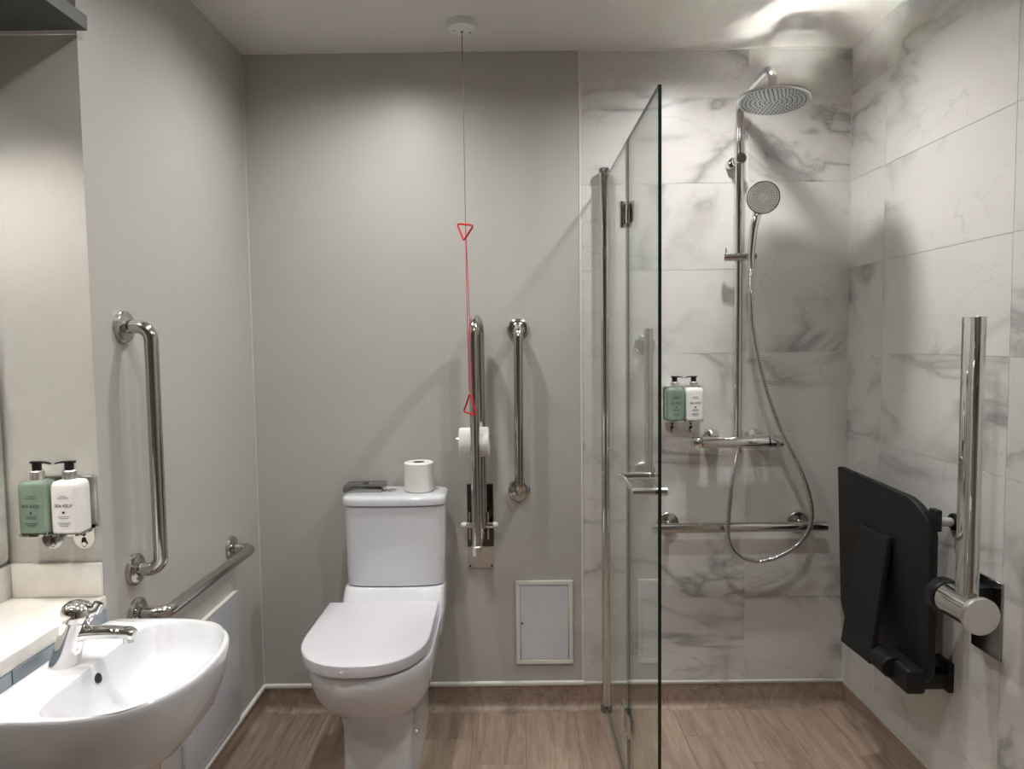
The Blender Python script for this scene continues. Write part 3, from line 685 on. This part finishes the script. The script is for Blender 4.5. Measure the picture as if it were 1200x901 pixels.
# hose, ribbed
hp = [on_y(x, y, yy) for x, y, yy in [(881, 310, 2.445), (880, 340, 2.442), (882, 380, 2.44), (888, 415, 2.437), (898, 455, 2.434), (912, 495, 2.43), (926, 525, 2.427), (938, 550, 2.424), (947, 575, 2.422), (951.5, 600, 2.42), (948, 621, 2.42), (935, 638, 2.42), (915, 651, 2.42), (893, 657.5, 2.42), (872, 655, 2.42), (858, 644, 2.42), (853, 627, 2.42), (854, 600, 2.425), (857, 570, 2.44), (862, 540, 2.462), (865.5, 527, 2.472)]]
path = smooth_path(hp, 24)
L_ = [0]
for a, b in zip(path, path[1:]): L_.append(L_[-1]+(b-a).length)
tot = L_[-1]; NS = int(tot/.0085)*4; fine = []; j = 0
for i in range(NS+1):
    s = tot*i/NS
    while j < len(L_)-2 and L_[j+1] < s: j += 1
    q = (s-L_[j])/max(L_[j+1]-L_[j], 1e-9); fine.append(path[j].lerp(path[j+1], min(max(q, 0), 1)))
bm = NB(); sweep(bm, fine, [(.0045, .0088, .0092, .0088)[i % 4] for i in range(NS+1)], 12); obj('hose', bm, CHROME, t, 30, label='ribbed chrome hose')
bm = NB(); sweep(bm, [fine[-1]+Vector((0, 0, .014)), fine[-1]-Vector((0, 0, .012))], .011, 14); obj('hose_nut', bm, CHROME, t)
# valve
VZ = 1.006; VY = 2.478
t = thing('shower_valve', (RX, YB, VZ), 'chrome thermostatic bar valve at the foot of the shower column', 'shower valve')
bm = NB(); cyl(bm, (.668, VY, VZ), (.905, VY, VZ), .0205, 28, .002); bd = obj('bar', bm, CHROME, t)
for a, b in ((.666, .634), (.907, .957)):
    bm = NB(); lathe(bm, (a, VY, VZ), (b-a, 0, 0), [(0, .0195), (.001, .0225), (abs(b-a)-.004, .0225), (abs(b-a), .0195)], 28); kn = obj('knob', bm, CHROME, t)
    bm = NB(); box(bm, min(a, b)+.006, min(a, b)+.022, VY-.006, VY+.006, VZ+.021, VZ+.026, .001, 1); obj('knob_lug', bm, CHROME, kn)
for x_ in (.721, .874):
    bm = NB(); lathe(bm, (x_, YB, VZ+.012), (0, -1, 0), [(0, .031), (.010, .030), (.022, .024), (.03, .017), (.06, .014)], 28); obj('elbow_cover', bm, CHROME, t)
bm = NB(); cyl(bm, (RX, RY, VZ+.015), (RX, RY, VZ+.034), .017, 20, .002); obj('riser_nut', bm, CHROME, t)

# ------------------------------------------------------------------ folded shower seat on the right wall
t = thing('folding_shower_chair', (XR, 2.1, .40), 'black plastic shower seat folded up against the marble wall', 'shower chair')
P = rounded_poly([(1.872, .405), (2.385, .405), (2.385, .935), (1.872, .925)], [.05, .09, .018, .10], 8)
def seat_fn(a, b, q):
    bow = .010*((a-2.13)/.26)**2
    return (1.128+q+bow-.020*max(0, (b-.82)/.115)**2, a, b)
bm = NB(); slab(bm, P, seat_fn, -.013, .013, .006); obj('seat_panel', bm, BLACK, t, 35)
def quad_plate(c4, thick, n):
    n = Vector(n).normalized(); c4 = [Vector(c) for c in c4]
    return rings(NB(), [[c+n*q for c in c4] for q in (0, thick)])
bm = quad_plate([(1.098, 2.030, .782), (1.098, 2.206, .778), (1.040, 2.196, .400), (1.040, 2.012, .410)], .016, (1, 0, .15))
bmesh.ops.bevel(bm, geom=list(bm.edges), offset=.003, segments=2, affect='EDGES'); obj('support_leg', bm, BLACK, t)
bm = NB(); cyl(bm, (1.112, 2.045, .765), (1.112, 2.19, .765), .008, 14); obj('leg_hinge', bm, BLACK, t)
bm = NB(); box(bm, 1.075, 1.130, 1.878, 2.03, .385, .455, .010, 3); obj('hinge_block', bm, BLACK, t)
bm = NB(); cyl(bm, (1.072, 1.945, .432), (1.072, 2.04, .432), .032, 20, .004); obj('hinge_barrel', bm, BLACK, t)
bm = NB(); box(bm, 1.12, XR, 1.90, 1.955, .388, .432, .006); obj('wall_arm', bm, BLACK, t)
bm = NB(); box(bm, XR-.016, XR, 1.895, 1.965, .380, .465, .003); obj('wall_foot', bm, BLACK, t)
bm = NB(); box(bm, 1.12, XR, 2.28, 2.33, .395, .435, .006); obj('wall_arm', bm, BLACK, t)
bm = NB(); lathe(bm, (XR, 1.908, .862), (-1, 0, 0), [(0, .024), (.008, .024), (.012, .018)], 22); bu = obj('bumper_base', bm, BLACKG, t)
bm = NB(); cyl(bm, (XR-.012, 1.908, .862), (1.150, 1.892, .866), .0125, 18, .004); obj('bumper_peg', bm, PEG, bu, label='pale translucent peg')
bm = NB(); box(bm, 1.135, 1.155, 1.866, 1.90, .845, .905, .004); obj('catch', bm, BLACK, t)

# ------------------------------------------------------------------ hinged arm on the right wall
t = thing('folding_arm_rail', (XR, 1.76, .56), 'chrome drop-down arm folded upright on marble beside the black seat', 'grab rail')
bm = NB(); box(bm, XR-.006, XR, 1.712, 1.822, .556, .756, .001, 1); obj('back_plate', bm, DARKCH, t)
AZ, AXX = .702, 1.114
bm = NB(); box(bm, AXX, XR-.005, 1.74, 1.80, AZ-.035, AZ+.035, .006); obj('mount_block', bm, BLACKG, t)
bm = NB(); cyl(bm, (AXX, 1.650, AZ), (AXX, 1.765, AZ), .040, 36, .003); obj('barrel', bm, CHROME, t)
bm = NB(); cyl(bm, (AXX, 1.766, AZ), (AXX, 1.800, AZ), .046, 36, .004); obj('rubber_ring', bm, BLACKG, t)
bm = NB(); lathe(bm, (AXX, 1.650, AZ), (0, -1, 0), [(0, .046), (.008, .046), (.011, .043), (.0115, 0)], 40); obj('end_disc', bm, SATIN, t, label='satin round end disc')
st = [(math.copysign(1, math.cos(a))*.55*1 + math.cos(a)*.45, math.sin(a)*.45) for a in [2*math.pi*(i+.5)/32 for i in range(32)]]
bm = NB(); rings(bm, [[(1.112+q[1]*.036*s, 1.694+q[0]*.032*s, z) for q in st] for z, s in ((AZ+.01, 1), (1.417, 1), (1.420, .95))]); obj('arm_tube', bm, CHROME, t, 40)

# ------------------------------------------------------------------ ceiling downlights
for (x, y), e in LAMPS:
    where = {(-.42, 2.06): 'over the toilet', (.66, 2.08): 'over the shower', (-.42, 1.10): 'beside the basin alcove', (.46, 1.08): 'outside the shower screen'}[(x, y)]
    t = thing('downlight', (x, y, CEIL), 'small round white recessed ceiling downlight '+where, 'downlight', 'ceiling downlights')
    bm = NB(); lathe(bm, (x, y, CEIL), (0, 0, -1), [(0, .045), (.003, .044), (.005, .038), (.002, .034), (0, .034)], 28); obj('trim_ring', bm, WHITEPL, t)
    bm = NB(); lathe(bm, (x, y, CEIL), (0, 0, -1), [(0, .033), (.0015, .033)], 28); obj('lens', bm, LENS, t)
